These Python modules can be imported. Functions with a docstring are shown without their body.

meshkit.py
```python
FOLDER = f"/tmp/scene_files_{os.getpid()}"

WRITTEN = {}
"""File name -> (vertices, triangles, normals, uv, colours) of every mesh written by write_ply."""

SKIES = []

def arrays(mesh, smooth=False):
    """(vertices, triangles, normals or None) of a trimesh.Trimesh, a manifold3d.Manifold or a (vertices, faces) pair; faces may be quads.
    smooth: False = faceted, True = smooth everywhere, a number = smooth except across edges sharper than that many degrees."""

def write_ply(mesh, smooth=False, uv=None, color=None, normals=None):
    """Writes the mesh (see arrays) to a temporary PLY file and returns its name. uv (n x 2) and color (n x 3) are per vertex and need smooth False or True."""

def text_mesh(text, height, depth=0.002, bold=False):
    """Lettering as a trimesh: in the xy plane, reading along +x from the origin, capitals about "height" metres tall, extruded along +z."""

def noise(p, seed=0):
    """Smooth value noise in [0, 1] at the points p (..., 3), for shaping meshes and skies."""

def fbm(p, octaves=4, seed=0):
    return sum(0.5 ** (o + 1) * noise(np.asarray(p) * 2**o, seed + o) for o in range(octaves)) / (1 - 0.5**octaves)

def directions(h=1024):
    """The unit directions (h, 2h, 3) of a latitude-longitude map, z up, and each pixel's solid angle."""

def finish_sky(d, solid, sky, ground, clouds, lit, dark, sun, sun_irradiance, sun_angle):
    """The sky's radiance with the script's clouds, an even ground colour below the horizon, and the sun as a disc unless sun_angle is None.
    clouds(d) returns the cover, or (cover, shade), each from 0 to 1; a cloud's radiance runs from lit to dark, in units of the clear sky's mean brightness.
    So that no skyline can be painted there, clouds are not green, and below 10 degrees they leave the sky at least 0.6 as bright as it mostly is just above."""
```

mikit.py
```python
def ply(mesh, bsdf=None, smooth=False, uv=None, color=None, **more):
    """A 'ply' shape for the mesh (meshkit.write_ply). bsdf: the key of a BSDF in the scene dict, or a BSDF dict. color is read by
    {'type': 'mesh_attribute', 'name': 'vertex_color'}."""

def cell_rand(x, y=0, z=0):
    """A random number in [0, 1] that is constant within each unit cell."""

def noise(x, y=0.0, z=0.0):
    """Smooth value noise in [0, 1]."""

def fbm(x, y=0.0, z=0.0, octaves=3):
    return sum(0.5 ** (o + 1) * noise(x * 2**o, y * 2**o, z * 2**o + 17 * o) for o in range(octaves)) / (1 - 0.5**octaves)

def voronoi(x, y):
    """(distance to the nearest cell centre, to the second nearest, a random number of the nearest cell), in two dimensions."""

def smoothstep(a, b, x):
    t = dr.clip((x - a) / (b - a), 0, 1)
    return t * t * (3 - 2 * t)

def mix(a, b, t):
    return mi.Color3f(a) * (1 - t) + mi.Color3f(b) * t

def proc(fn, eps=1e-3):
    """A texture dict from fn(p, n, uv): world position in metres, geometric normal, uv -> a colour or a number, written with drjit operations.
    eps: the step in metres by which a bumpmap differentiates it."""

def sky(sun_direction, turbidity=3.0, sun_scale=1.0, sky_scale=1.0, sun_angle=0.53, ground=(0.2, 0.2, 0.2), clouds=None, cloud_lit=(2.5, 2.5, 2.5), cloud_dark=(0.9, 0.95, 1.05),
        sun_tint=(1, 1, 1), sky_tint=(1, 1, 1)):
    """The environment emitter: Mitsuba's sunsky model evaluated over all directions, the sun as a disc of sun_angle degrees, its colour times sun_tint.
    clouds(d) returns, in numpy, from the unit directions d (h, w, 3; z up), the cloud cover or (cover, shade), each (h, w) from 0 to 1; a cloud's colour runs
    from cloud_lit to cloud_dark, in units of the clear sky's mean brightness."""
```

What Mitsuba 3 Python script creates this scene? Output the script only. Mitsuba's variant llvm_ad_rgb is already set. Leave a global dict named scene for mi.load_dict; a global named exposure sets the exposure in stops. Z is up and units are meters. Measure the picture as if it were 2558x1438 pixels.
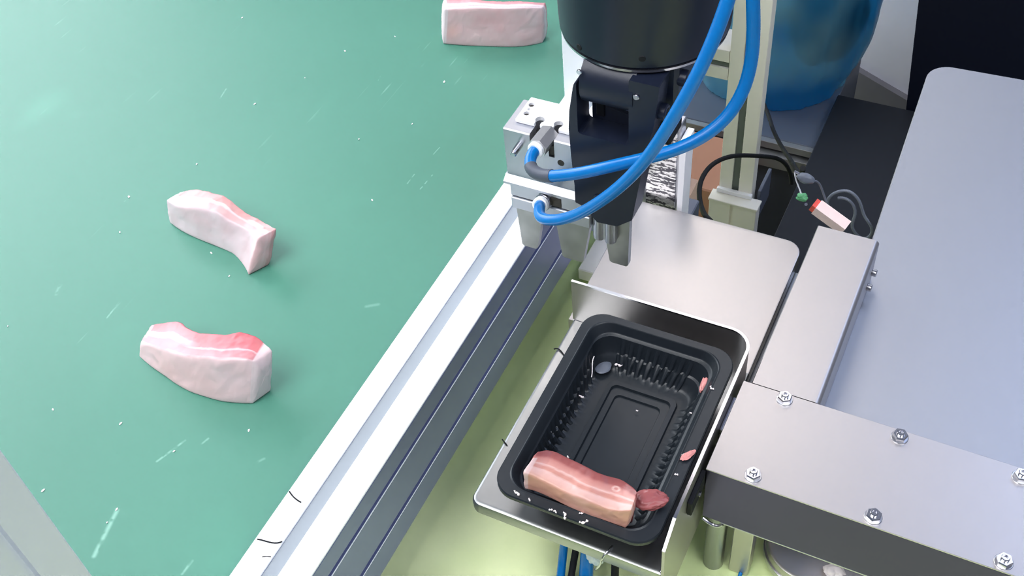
import math, numpy as np, trimesh, mitsuba as mi, drjit as dr, mikit, meshkit
from shapely.geometry import Polygon, Point, box as sbox
from scipy.interpolate import make_interp_spline, PchipInterpolator

T = mi.ScalarTransform4f
scene, labels = {'type': 'scene'}, {}

# ---------------------------------------------------------------- camera, light, exposure
CAM = np.array([0.0, -0.25264, 1.31813])
FWD = np.array([0.58399596, 0.34571732, -0.7344578])
UP = -np.array([-0.68480629, -0.27600453, -0.67443447])
scene['camera'] = {'type': 'perspective', 'fov': 49.397, 'fov_axis': 'x', 'near_clip': 0.02, 'far_clip': 60.0,
                   'to_world': T().look_at(origin=CAM.tolist(), target=(CAM + FWD).tolist(), up=UP.tolist())}
exposure = 0.10
scene['room_light'] = {'type': 'constant', 'radiance': {'type': 'rgb', 'value': [0.18, 0.20, 0.26]}}
LAMPS = [((1.3, 2.45, 2.75), (2.6, 1.0), (6.0, 6.4, 7.2), 'largest white panel lamp, above the far side of the belt'),
         ((2.15, 0.50, 2.75), (1.3, 0.9), (4.9, 4.4, 4.3), 'added panel lamp above the background, for reflections in the steel plates'),  # added for its reflection in the rail top and steel plates
         ((-0.7, 0.5, 2.75), (1.8, 1.2), (8.6, 8.6, 8.9), 'white panel lamp behind the camera above the conveyor'),
         ((-0.5, -1.5, 2.75), (1.4, 1.0), (6.5, 6.7, 7.2), 'added panel lamp behind the camera, brightening the machine side'),  # added to brighten faces turned towards the machine side
         ((2.15, -1.05, 2.75), (1.4, 1.1), (1.9, 2.3, 3.6), 'added cool panel lamp above the dark cabinets, for blue reflections')]  # added to tint the steel panel reflection blue
WINDOW = dict(at=(1.6, 3.4, 1.9), size=(3.4, 1.3), radiance=(4.5, 4.8, 5.1))


# ---------------------------------------------------------------- helpers
def lin(c):
    c = np.asarray(c, float) / 255.0
    return np.where(c <= 0.04045, c / 12.92, ((c + 0.055) / 1.055) ** 2.4)


def rgb(c):
    return {'type': 'rgb', 'value': [float(v) for v in c]}


def mat(name, col, rough=0.5, metal=0.0, spec=0.5, bump=None, bscale=1.0, **kw):
    b = {'type': 'principled', 'base_color': col if isinstance(col, dict) else rgb(lin(col)), 'roughness': rough, 'metallic': metal, **kw}
    if metal < 1.0 and 'eta' not in kw:
        b['specular'] = spec
    if bump is not None:
        b = {'type': 'bumpmap', 'arbitrary': bump, 'scale': bscale, 'bsdf': b}
    scene[name] = {'type': 'twosided', 'bsdf': b}
    return name


def numbered(key):
    if key not in USED:
        USED.add(key)
        return key
    i = 1
    while f'{key}_{i:03d}' in USED:
        i += 1
    USED.add(f'{key}_{i:03d}')
    return f'{key}_{i:03d}'


USED = set()


def thing(name, label, cat, group=None):
    key = numbered(name)
    labels[key] = {'label': label, 'category': cat}
    if group:
        labels[key]['group'] = group
    return key


def part(parent, name, mesh, m, smooth=30, label=None, color=None):
    key = numbered(f'{parent}__{name}')
    scene[key] = mikit.ply(mesh, m, smooth=smooth, color=color)
    if label:
        labels[key] = {'label': label}
    return key


def solo(name, label, cat, mesh, m, smooth=30, group=None, color=None):
    key = thing(name, label, cat, group)
    scene[key] = mikit.ply(mesh, m, smooth=smooth, color=color)
    return key


def struct(name, mesh, m, label, smooth=False):
    key = numbered(name)
    scene[key] = mikit.ply(mesh, m, smooth=smooth)
    labels[key] = {'label': label, 'kind': 'structure'}
    return key


def cbox(x, y, z, c=0.0006):
    """chamfered box from ranges"""
    (x0, x1), (y0, y1), (z0, z1) = [sorted(v) for v in (x, y, z)]
    o = np.array([(x0 + x1) / 2, (y0 + y1) / 2, (z0 + z1) / 2])
    h = np.array([(x1 - x0) / 2, (y1 - y0) / 2, (z1 - z0) / 2])
    c = min(c, h.min() * 0.45)
    p = []
    for s in np.ndindex(2, 2, 2):
        s = np.array(s) * 2 - 1
        for k in range(3):
            q = h - c
            q[k] = h[k]
            p.append(o + s * q)
    return trimesh.convex.convex_hull(np.array(p))


def hull(pts):
    return trimesh.convex.convex_hull(np.array(pts, float))


def cat_(ms):
    return trimesh.util.concatenate(ms)


def prism(poly, z0, z1, c=0.0):
    """polygon (x, y) extruded along z with an optional chamfer at the top rim"""
    if c <= 0:
        m = trimesh.creation.extrude_polygon(poly, z1 - z0, engine='earcut')
        m.apply_translation([0, 0, z0])
        return m
    ms = []
    outer = np.array(poly.exterior.coords)[:-1]
    loops = [(0.0, z0), (0.0, z1 - c), (0.3 * c, z1 - 0.3 * c), (c, z1)]
    rings = []
    nrm = offset_normals(outer)
    for d, z in loops:
        rings.append(np.c_[outer - nrm * d, np.full(len(outer), z)])
    side = stitch(rings)
    caps = []
    for ring, flip in ((rings[0], True), (rings[-1], False)):
        v, f = trimesh.creation.triangulate_polygon(Polygon(ring[:, :2]), engine='earcut')
        cm = trimesh.Trimesh(np.c_[v, np.full(len(v), ring[0, 2])], f, process=False)
        if (cm.face_normals[0, 2] > 0) == flip:
            cm.invert()
        caps.append(cm)
    m = trimesh.util.concatenate([side] + caps)
    m.merge_vertices()
    return m


def offset_normals(p):
    area = np.sum(p[:, 0] * np.roll(p[:, 1], -1) - np.roll(p[:, 0], -1) * p[:, 1])
    t = np.roll(p, -1, 0) - np.roll(p, 1, 0)
    t /= np.linalg.norm(t, axis=1, keepdims=True) + 1e-12
    n = np.c_[t[:, 1], -t[:, 0]]
    return n if area > 0 else -n


def stitch(rings, cap0=False, cap1=False, closed=True):
    n = len(rings[0])
    v = np.vstack(rings)
    f = []
    for k in range(len(rings) - 1):
        i = np.arange(n if closed else n - 1)
        j = (i + 1) % n
        a, b = k * n, (k + 1) * n
        f.append(np.c_[a + i, a + j, b + j])
        f.append(np.c_[a + i, b + j, b + i])
    for on, base, flip in ((cap0, 0, True), (cap1, (len(rings) - 1) * n, False)):
        if on:
            c = len(v)
            v = np.vstack([v, rings[0 if flip else -1].mean(0)])
            i = np.arange(n)
            j = (i + 1) % n
            f.append(np.c_[np.full(n, c), base + j, base + i] if flip else np.c_[np.full(n, c), base + i, base + j])
    m = trimesh.Trimesh(v, np.vstack(f), process=False)
    return m


def spline(pts, n=120):
    p = np.array(pts, float)
    t = np.r_[0, np.cumsum(np.linalg.norm(np.diff(p, axis=0), axis=1))]
    if len(p) < 3:
        return p
    s = make_interp_spline(t, p, k=min(3, len(p) - 1))
    return s(np.linspace(0, t[-1], n))


def tube(pts, r, sides=16, n=120, curve=True):
    p = spline(pts, n) if curve else np.array(pts, float)
    r = np.broadcast_to(r, (len(p),))
    t = np.gradient(p, axis=0)
    t /= np.linalg.norm(t, axis=1, keepdims=True)
    a = np.cross(t[0], [0.3, 0.2, 0.93])
    a /= np.linalg.norm(a)
    rings = []
    ang = np.arange(sides) * 2 * np.pi / sides
    for k in range(len(p)):
        a = a - t[k] * (a @ t[k])
        a /= np.linalg.norm(a)
        b = np.cross(t[k], a)
        rings.append(p[k] + r[k] * (np.cos(ang)[:, None] * a + np.sin(ang)[:, None] * b))
    return stitch(rings, True, True)


def cyl(p0, p1, r, sides=32, r1=None, c=0.0):
    """cylinder or cone between two points, optional chamfer c at both ends"""
    p0, p1 = np.array(p0, float), np.array(p1, float)
    d = (p1 - p0) / np.linalg.norm(p1 - p0)
    r1 = r if r1 is None else r1
    if c > 0:
        P = [p0, p0 + d * c, p1 - d * c, p1]
        R = [r - c, r, r1, r1 - c]
    else:
        P, R = [p0, p1], [r, r1]
    a = np.cross(d, [0.31, 0.22, 0.92])
    a /= np.linalg.norm(a)
    b = np.cross(d, a)
    ang = np.arange(sides) * 2 * np.pi / sides
    return stitch([q + s * (np.cos(ang)[:, None] * a + np.sin(ang)[:, None] * b) for q, s in zip(P, R)], True, True)


def lathe(o, prof, sides=64):
    """profile (r, z) about the vertical axis through o=(x, y)"""
    ang = np.arange(sides) * 2 * np.pi / sides
    rings = [np.c_[o[0] + r * np.cos(ang), o[1] + r * np.sin(ang), np.full(sides, z)] for r, z in prof]
    return stitch(rings, True, True)


def rrect(x0, x1, y0, y1, r, n=24):
    """rounded rectangle outline; r a number or four radii for (x1,y1),(x0,y1),(x0,y0),(x1,y0)"""
    r = [r] * 4 if np.isscalar(r) else r
    out = []
    for (cx, sx, cy, sy, a0), q in zip(((x1, -1, y1, -1, 0), (x0, 1, y1, -1, 90), (x0, 1, y0, 1, 180), (x1, -1, y0, 1, 270)), r):
        a = np.radians(np.linspace(a0, a0 + 90, n if q > 0 else 1))
        out.append(np.c_[cx + sx * q + q * np.cos(a), cy + sy * q + q * np.sin(a)])
    return np.vstack(out)


def profile_section(w, h, slots, depth=0.0055, inner=0.003, lip=0.0018):
    """outline of a slotted aluminium extrusion: slots = list of (side, centre, width)"""
    p = sbox(0, 0, w, h).buffer(-0.0008).buffer(0.0008, join_style=1)
    for side, c, sw in slots:
        a = sbox(-0.001, c - sw / 2, depth, c + sw / 2).union(sbox(lip, c - sw / 2 - inner, depth, c + sw / 2 + inner)) if side == 'l' else None
        if side == 'r':
            a = sbox(w - depth, c - sw / 2, w + 0.001, c + sw / 2).union(sbox(w - depth, c - sw / 2 - inner, w - lip, c + sw / 2 + inner))
        if side == 't':
            a = sbox(c - sw / 2, h - depth, c + sw / 2, h + 0.001).union(sbox(c - sw / 2 - inner, h - depth, c + sw / 2 + inner, h - lip))
        if side == 'b':
            a = sbox(c - sw / 2, -0.001, c + sw / 2, depth).union(sbox(c - sw / 2 - inner, lip, c + sw / 2 + inner, depth))
        p = p.difference(a)
    return p


def extrude_axis(poly, axis, a0, a1, o=(0, 0)):
    """polygon in the plane across 'axis': x -> (y, z), y -> (x, z), z -> (x, y)"""
    m = trimesh.creation.extrude_polygon(poly, a1 - a0, engine='earcut')
    v = m.vertices.copy()
    if axis == 'x':
        m.vertices = np.c_[v[:, 2] + a0, v[:, 0] + o[0], v[:, 1] + o[1]]
    elif axis == 'y':
        m.vertices = np.c_[v[:, 0] + o[0], v[:, 2] + a0, v[:, 1] + o[1]]
        m.invert()
    else:
        m.vertices = np.c_[v[:, 0] + o[0], v[:, 1] + o[1], v[:, 2] + a0]
    return m


def blob(at, size, seed, amp=0.35, sub=2, freq=1.6, rot=0.0):
    m = trimesh.creation.icosphere(sub)
    v = m.vertices * (1 + amp * (meshkit.fbm(m.vertices * freq + seed * 7.3, 3)[:, None] - 0.5) * 2)
    v = v * np.array(size)
    c, s = math.cos(rot), math.sin(rot)
    v = np.c_[v[:, 0] * c - v[:, 1] * s, v[:, 0] * s + v[:, 1] * c, v[:, 2]]
    m.vertices = v + np.array(at)
    return m


def sub_(a, *bs):
    return trimesh.boolean.difference([a, *bs], engine='manifold')


N, F, V, SS, MX = mikit.noise, mikit.fbm, mikit.voronoi, mikit.smoothstep, mikit.mix


# ---------------------------------------------------------------- materials
SMEARS = [(0.1826, 0.1276, 0.1549, 0.1206, 0.0022, 0.75), (0.2368, 0.121, 0.2183, 0.1273, 0.0012, 0.6), (0.3094, 0.2309, 0.293, 0.2295, 0.001, 0.55), (0.4956, 0.0961, 0.4794, 0.097, 0.0008, 0.6), (0.4916, 0.1087, 0.4812, 0.1085, 0.0008, 0.5), (0.1744, 0.0685, 0.166, 0.0688, 0.0014, 0.6), (0.5261, 0.3008, 0.5145, 0.2982, 0.001, 0.5), (0.2434, 0.1089, 0.2376, 0.1104, 0.0012, 0.5), (0.5242, 0.1057, 0.5144, 0.1064, 0.0006, 0.6), (0.3955, 0.2921, 0.3894, 0.2927, 0.0008, 0.7), (0.3732, 0.0689, 0.3687, 0.0753, 0.002, 0.35), (0.2448, 0.0698, 0.2407, 0.0725, 0.0014, 0.4), (0.5838, 0.1917, 0.5788, 0.1905, 0.0008, 0.6), (0.3063, 0.2798, 0.2986, 0.2765, 0.002, 0.35)]


def belt_col(p, n, uv):
    base = MX([0.051, 0.186, 0.130], [0.070, 0.224, 0.163], F(p.x * 5, p.y * 5, 3.1, 3))
    base = MX(base, [0.075, 0.27, 0.19], 0.45 * SS(0.62, 0.85, F(p.x * 11 + 4, p.y * 14, 1.7, 3)))
    streak = SS(0.76, 0.95, N(p.x * 34 + p.y * 20, p.y * 330, 0.4)) * SS(0.60, 0.85, N(p.x * 17 + 9, p.y * 17, 5.0))
    base = MX(base, [0.30, 0.55, 0.45], 0.55 * streak)
    rag = F(p.x * 300, p.y * 300, 2.0, 2)
    for ax, ay, bx, by, w, o in SMEARS:      # fat smears on the belt
        lx, ly = bx - ax, by - ay
        t = dr.clip(((p.x - ax) * lx + (p.y - ay) * ly) / (lx * lx + ly * ly), 0, 1)
        d = dr.sqrt(dr.square(p.x - ax - t * lx) + dr.square(p.y - ay - t * ly))
        base = MX(base, [0.34, 0.60, 0.50], 0.6 * o * SS(w, 0.0, d) * SS(0.25, 0.6, rag))
    return base


mat('mat_belt', mikit.proc(belt_col), rough=0.42, spec=0.5)
mat('mat_belt_side', (40, 60, 55), rough=0.6)


def floor_col(p, n, uv):
    t = F(p.x * 4 + 3, p.y * 4 + 8, 0.0, 4)
    c = MX([0.60, 0.72, 0.33], [0.72, 0.80, 0.45], SS(0.3, 0.7, t))
    return MX(c, [0.50, 0.63, 0.25], 0.5 * SS(0.6, 0.8, F(p.x * 14, p.y * 14, 4.0, 3)))


mat('mat_floor', mikit.proc(floor_col), rough=0.35, spec=0.45)
mat('mat_rail', (128, 136, 176), rough=0.40, metal=0.6, spec=0.4)
mat('mat_strip', (246, 248, 252), rough=0.4, spec=0.4)
mat('mat_post', (214, 218, 228), rough=0.45, metal=0.1, spec=0.4)
mat('mat_slot', (146, 154, 162), rough=0.45, spec=0.4)
mat('mat_alu', (186, 188, 196), rough=0.4, metal=0.95)
mat('mat_alu_white', (244, 244, 248), rough=0.5, metal=0.15)
mat('mat_panel', (176, 178, 184), rough=0.46, metal=1.0)
mat('mat_front_reflection', (76, 70, 104), rough=0.22, metal=1.0)  # same steel as the top sheet, its dark reflection put into the colour


def brushed(a, b, fx, fy, fz, amt):
    def fn(p, n, uv):
        t = F(p.x * fx, p.y * fy, p.z * fz, 3)
        c = MX(a, b, t)
        return c
    return mikit.proc(fn)


mat('mat_steel', brushed([0.515, 0.485, 0.475], [0.545, 0.515, 0.505], 9, 9, 9, 1), rough=0.40, metal=1.0)
mat('mat_steel_dark', brushed([0.31, 0.32, 0.33], [0.35, 0.36, 0.37], 12, 12, 12, 1), rough=0.30, metal=1.0)
mat('mat_steel_shelf', brushed([0.36, 0.37, 0.37], [0.40, 0.41, 0.41], 12, 12, 12, 1), rough=0.34, metal=1.0)
mat('mat_steel_bright', (190, 190, 194), rough=0.25, metal=1.0)
mat('mat_finger', brushed([0.26, 0.27, 0.25], [0.50, 0.50, 0.49], 90, 90, 60, 1), rough=0.38, metal=0.9)
mat('mat_chrome', (196, 196, 202), rough=0.15, metal=1.0)


def scratched(p, n, uv):
    t = N(p.y * 160, p.z * 950, 1.0) * 0.6 + N(p.y * 700, p.z * 1500, 4.0) * 0.4
    return MX([0.10, 0.10, 0.12], [0.86, 0.86, 0.88], SS(0.38, 0.62, t))


mat('mat_scratched', mikit.proc(scratched), rough=0.3, metal=0.9)
mat('mat_black', (22, 28, 44), rough=0.36, spec=0.35)
mat('mat_black_matt', (15, 17, 22), rough=0.7, spec=0.3)
mat('mat_black_tray', (24, 30, 36), rough=0.4, spec=0.45)
mat('mat_dark_box', (26, 29, 36), rough=0.65, spec=0.3)
mat('mat_navy', (5, 10, 28), rough=0.55, spec=0.3)
mat('mat_hose', (0, 104, 176), rough=0.25, spec=0.45)
mat('mat_hose_sleeve', (70, 75, 88), rough=0.5)
mat('mat_cream', (242, 238, 228), rough=0.5, metal=0.15, spec=0.4)
mat('mat_groove', (96, 104, 98), rough=0.6)
mat('mat_wall', (206, 204, 214), rough=0.8, spec=0.2)
mat('mat_skirting', (104, 102, 108), rough=0.7, spec=0.2)
mat('mat_grey_slab', (86, 92, 106), rough=0.45, spec=0.4)
mat('mat_slab_edge', (150, 150, 152), rough=0.4, metal=0.5)
mat('mat_brown', (176, 128, 104), rough=0.75, spec=0.2)
mat('mat_peach', (214, 180, 160), rough=0.75, spec=0.2)
mat('mat_white_plastic', (240, 242, 246), rough=0.35)
mat('mat_green_terminal', (90, 160, 110), rough=0.4)
mat('mat_pink', (248, 220, 214), rough=0.4)
mat('mat_red', (226, 84, 72), rough=0.4)
mat('mat_grey_plug', (98, 104, 116), rough=0.4)
mat('mat_fitting', (206, 204, 204), rough=0.25, metal=0.8)
mat('mat_hole_shade', (64, 60, 56), rough=0.6, metal=0.4)  # dark colour standing in for the shade inside holes and notches
mat('mat_reflection_patch', (92, 98, 110), rough=0.35)
mat('mat_fat', (244, 232, 232), rough=0.35)
mat('mat_scrap_red', (196, 128, 124), rough=0.3)
mat('mat_lamp_case', (235, 235, 235), rough=0.5)
mat('mat_clear', (190, 200, 205), rough=0.15, spec=0.6)


def pork_bsdf(name, rough):
    scene[name] = {'type': 'twosided', 'bsdf': {'type': 'principled', 'base_color': {'type': 'mesh_attribute', 'name': 'vertex_color'}, 'roughness': rough, 'specular': 0.5}}


pork_bsdf('mat_pork', 0.36)


def bag_col(p, n, uv):
    return MX([0.05, 0.34, 0.62], [0.45, 0.82, 0.94], SS(0.34, 0.66, F(p.x * 9 + 2, p.y * 9, p.z * 7, 3)))


scene['mat_bag'] = {'type': 'principledthin', 'base_color': mikit.proc(bag_col), 'roughness': 0.3, 'spec_trans': 0.62, 'diff_trans': 0.9, 'eta': 1.3}
scene['mat_lamp'] = {'type': 'diffuse', 'reflectance': rgb((0.8, 0.8, 0.8))}

# ---------------------------------------------------------------- lamps and window (read off the room, plus added lamps)
for (lx, ly, lz), (w, d), L, lab in LAMPS:
    lamp = thing('unseen_ceiling_light', lab, 'ceiling light', 'panel lamps above the line')
    part(lamp, 'housing', cbox((lx - w / 2 - .02, lx + w / 2 + .02), (ly - d / 2 - .02, ly + d / 2 + .02), (lz + .002, lz + .05)), 'mat_lamp_case')
    k = part(lamp, 'diffuser', trimesh.Trimesh([(lx - w / 2, ly - d / 2, lz), (lx + w / 2, ly - d / 2, lz), (lx + w / 2, ly + d / 2, lz), (lx - w / 2, ly + d / 2, lz)], [(0, 2, 1), (0, 3, 2)], process=False), 'mat_lamp', smooth=False)
    scene[k]['emitter'] = {'type': 'area', 'radiance': rgb(L)}
wx, wy, wz = WINDOW['at']
ww, wh = WINDOW['size']
k = struct('window_1', trimesh.Trimesh([(wx - ww / 2, wy, wz - wh / 2), (wx + ww / 2, wy, wz - wh / 2), (wx + ww / 2, wy, wz + wh / 2), (wx - ww / 2, wy, wz + wh / 2)], [(0, 1, 2), (0, 2, 3)], process=False), 'mat_lamp', 'bright daylit window across the conveyor')
scene[k]['emitter'] = {'type': 'area', 'radiance': rgb(WINDOW['radiance'])}
struct('wall_left', cat_([cbox((-3, 6), (3.42, 3.5), (0, 3.0))]), 'mat_wall', 'pale wall across the conveyor')

# ---------------------------------------------------------------- large structure
struct('floor', cbox((-2.5, 4.0), (-2.5, 3.42), (-0.05, 0.0), 0), 'mat_floor', 'yellow-green coated floor under the machines')
wp, wd = np.array([1.618, -0.043]), np.array([-0.048, -0.091])
wd /= np.linalg.norm(wd)
wn = np.array([-wd[1], wd[0]])
wn = wn if wn[0] > 0 else -wn


def wall_slab(s0, s1, d0, d1, z0, z1):
    return hull([np.r_[wp + wd * s + wn * d, z] for s in (s0, s1) for d in (d0, d1) for z in (z0, z1)])


struct('wall_back', wall_slab(-0.6, 0.2, 0.012, 0.08, 0, 2.2), 'mat_wall', 'plain light grey wall behind the blue bag')
struct('baseboard_back', wall_slab(-0.6, 0.2, 0.0, 0.012, 0, 0.12), 'mat_skirting', 'dark grey skirting along the foot of the back wall')

struct('added_floor_sheet_1', cbox((-1.2, 0.02), (-1.6, -0.02), (0.0, 0.012), 0.004), 'mat_black_matt', 'added dark mat on the unseen floor, for dark reflections in the machine')  # unseen mat, added to darken what the front sheet reflects
ls = thing('raised_floor_shelf', 'pale yellow green floor raised as an added shelf in the gap between rail and tray', 'shelf')  # stand-in for the floor, raised so that it catches more light
part(ls, 'sheet', cbox((-0.10, 0.585), (-0.66, 0.06), (0.675, 0.685), 0.001), 'mat_floor')
for x in (-0.07, 0.53):
    part(ls, 'leg', cbox((x, x + 0.03), (-0.60, -0.57), (0.0, 0.675)), 'mat_steel_dark')
    part(ls, 'leg', cbox((x, x + 0.03), (-0.12, -0.09), (0.0, 0.675)), 'mat_steel_dark')

# ---------------------------------------------------------------- conveyor
conv = thing('conveyor_belt', 'wide flat green conveyor belt carrying the pork pieces', 'conveyor belt')
part(conv, 'belt_surface', cbox((-0.45, 1.10), (0.0405, 0.95), (0.786, 0.792), 0.001), 'mat_belt')
part(conv, 'bed', cbox((-0.40, 1.06), (0.0425, 0.94), (0.72, 0.7858)), 'mat_belt_side')
for x in (-0.3, 0.9):
    for y in (0.12, 0.88):
        part(conv, 'leg', cbox((x - .02, x + .02), (y - .02, y + .02), (0.0, 0.72)), 'mat_alu')

rail = thing('side_rail', 'long white aluminium side rail with slots along the green belt', 'rail')
sec = profile_section(0.04, 0.078, [('l', 0.0605, 0.0035), ('l', 0.0247, 0.0035), ('r', 0.02, 0.008), ('b', 0.02, 0.008)], depth=0.0012, inner=0)
part(rail, 'profile', extrude_axis(sec, 'x', -0.45, 0.66, (0.0, 0.72)), 'mat_rail', smooth=40)
part(rail, 'wear_strip', cbox((-0.45, 0.66), (0.0000, 0.0164), (0.7981, 0.8000), 0.0005), 'mat_strip', label='white wear strip')
part(rail, 'wear_strip', cbox((-0.45, 0.66), (0.0250, 0.0400), (0.7981, 0.8000), 0.0005), 'mat_strip', label='white wear strip')
part(rail, 'slot_cover', cbox((-0.45, 0.66), (0.0168, 0.0249), (0.7981, 0.7985), 0.0002), 'mat_slot', label='pale grey strip in the top slot')
for z in (0.7785, 0.7425):
    part(rail, 'slot_lip_glint', tube([(-0.45, -0.0001, z), (0.6, -0.0001, z)], 0.00035, 6, 2, False), 'mat_strip', label='lower lip of a side slot, caught light painted white')  # white tube paints the light caught on the slot edge
for x in (-0.35, 0.615):
    part(rail, 'leg', cbox((x, x + .04), (0.0, 0.04), (0.0, 0.72)), 'mat_rail')

sec40 = profile_section(0.04, 0.04, [(s, 0.02, 0.008) for s in 'lrtb'])
up = thing('upright_post', 'white aluminium upright standing on the rail behind the gripper', 'post')
part(up, 'profile', extrude_axis(sec40, 'z', 0.8, 1.55, (0.602, 0.0)), 'mat_alu_white', smooth=40)
up2 = thing('upright_post', 'grey aluminium upright in the near bottom left corner, cut by the frame', 'post')
part(up2, 'profile', extrude_axis(profile_section(0.04, 0.04, [('l', 0.02, 0.010), ('r', 0.02, 0.01), ('b', 0.0195, 0.0125), ('t', 0.02, 0.01)], depth=0.004, inner=0.0), 'z', 0.8, 1.6, (0.0602, 0.0)), 'mat_post', smooth=40)

for q in ([(0.2285, 0.0391, 0.8004), (0.2265, 0.0351, 0.8004), (0.2252, 0.0292, 0.8004)], [(0.1965, 0.0384, 0.8004), (0.1975, 0.032, 0.8004), (0.1992, 0.0268, 0.8004), (0.2007, 0.0252, 0.8004)], [(0.1888, 0.03, 0.8002), (0.1901, 0.0275, 0.8002), (0.1907, 0.0256, 0.8002)]):
    i = len([k for k in labels if k.startswith('hair_strand')])
    solo('hair_strand', ['short dark hair on the white rail, uppermost of three', 'longer curved dark hair on the white rail, second of three', 'faint tiny hair on the white rail, lowest of three'][i], 'hair',
         tube(q, [0.00038, 0.00036, 0.00018][i], 6, 30), 'mat_black_matt')


# ---------------------------------------------------------------- pork
def smooth_loop(p, it):
    for _ in range(it):
        p = 0.5 * p + 0.25 * (np.roll(p, 1, 0) + np.roll(p, -1, 0))
    return p


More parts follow.
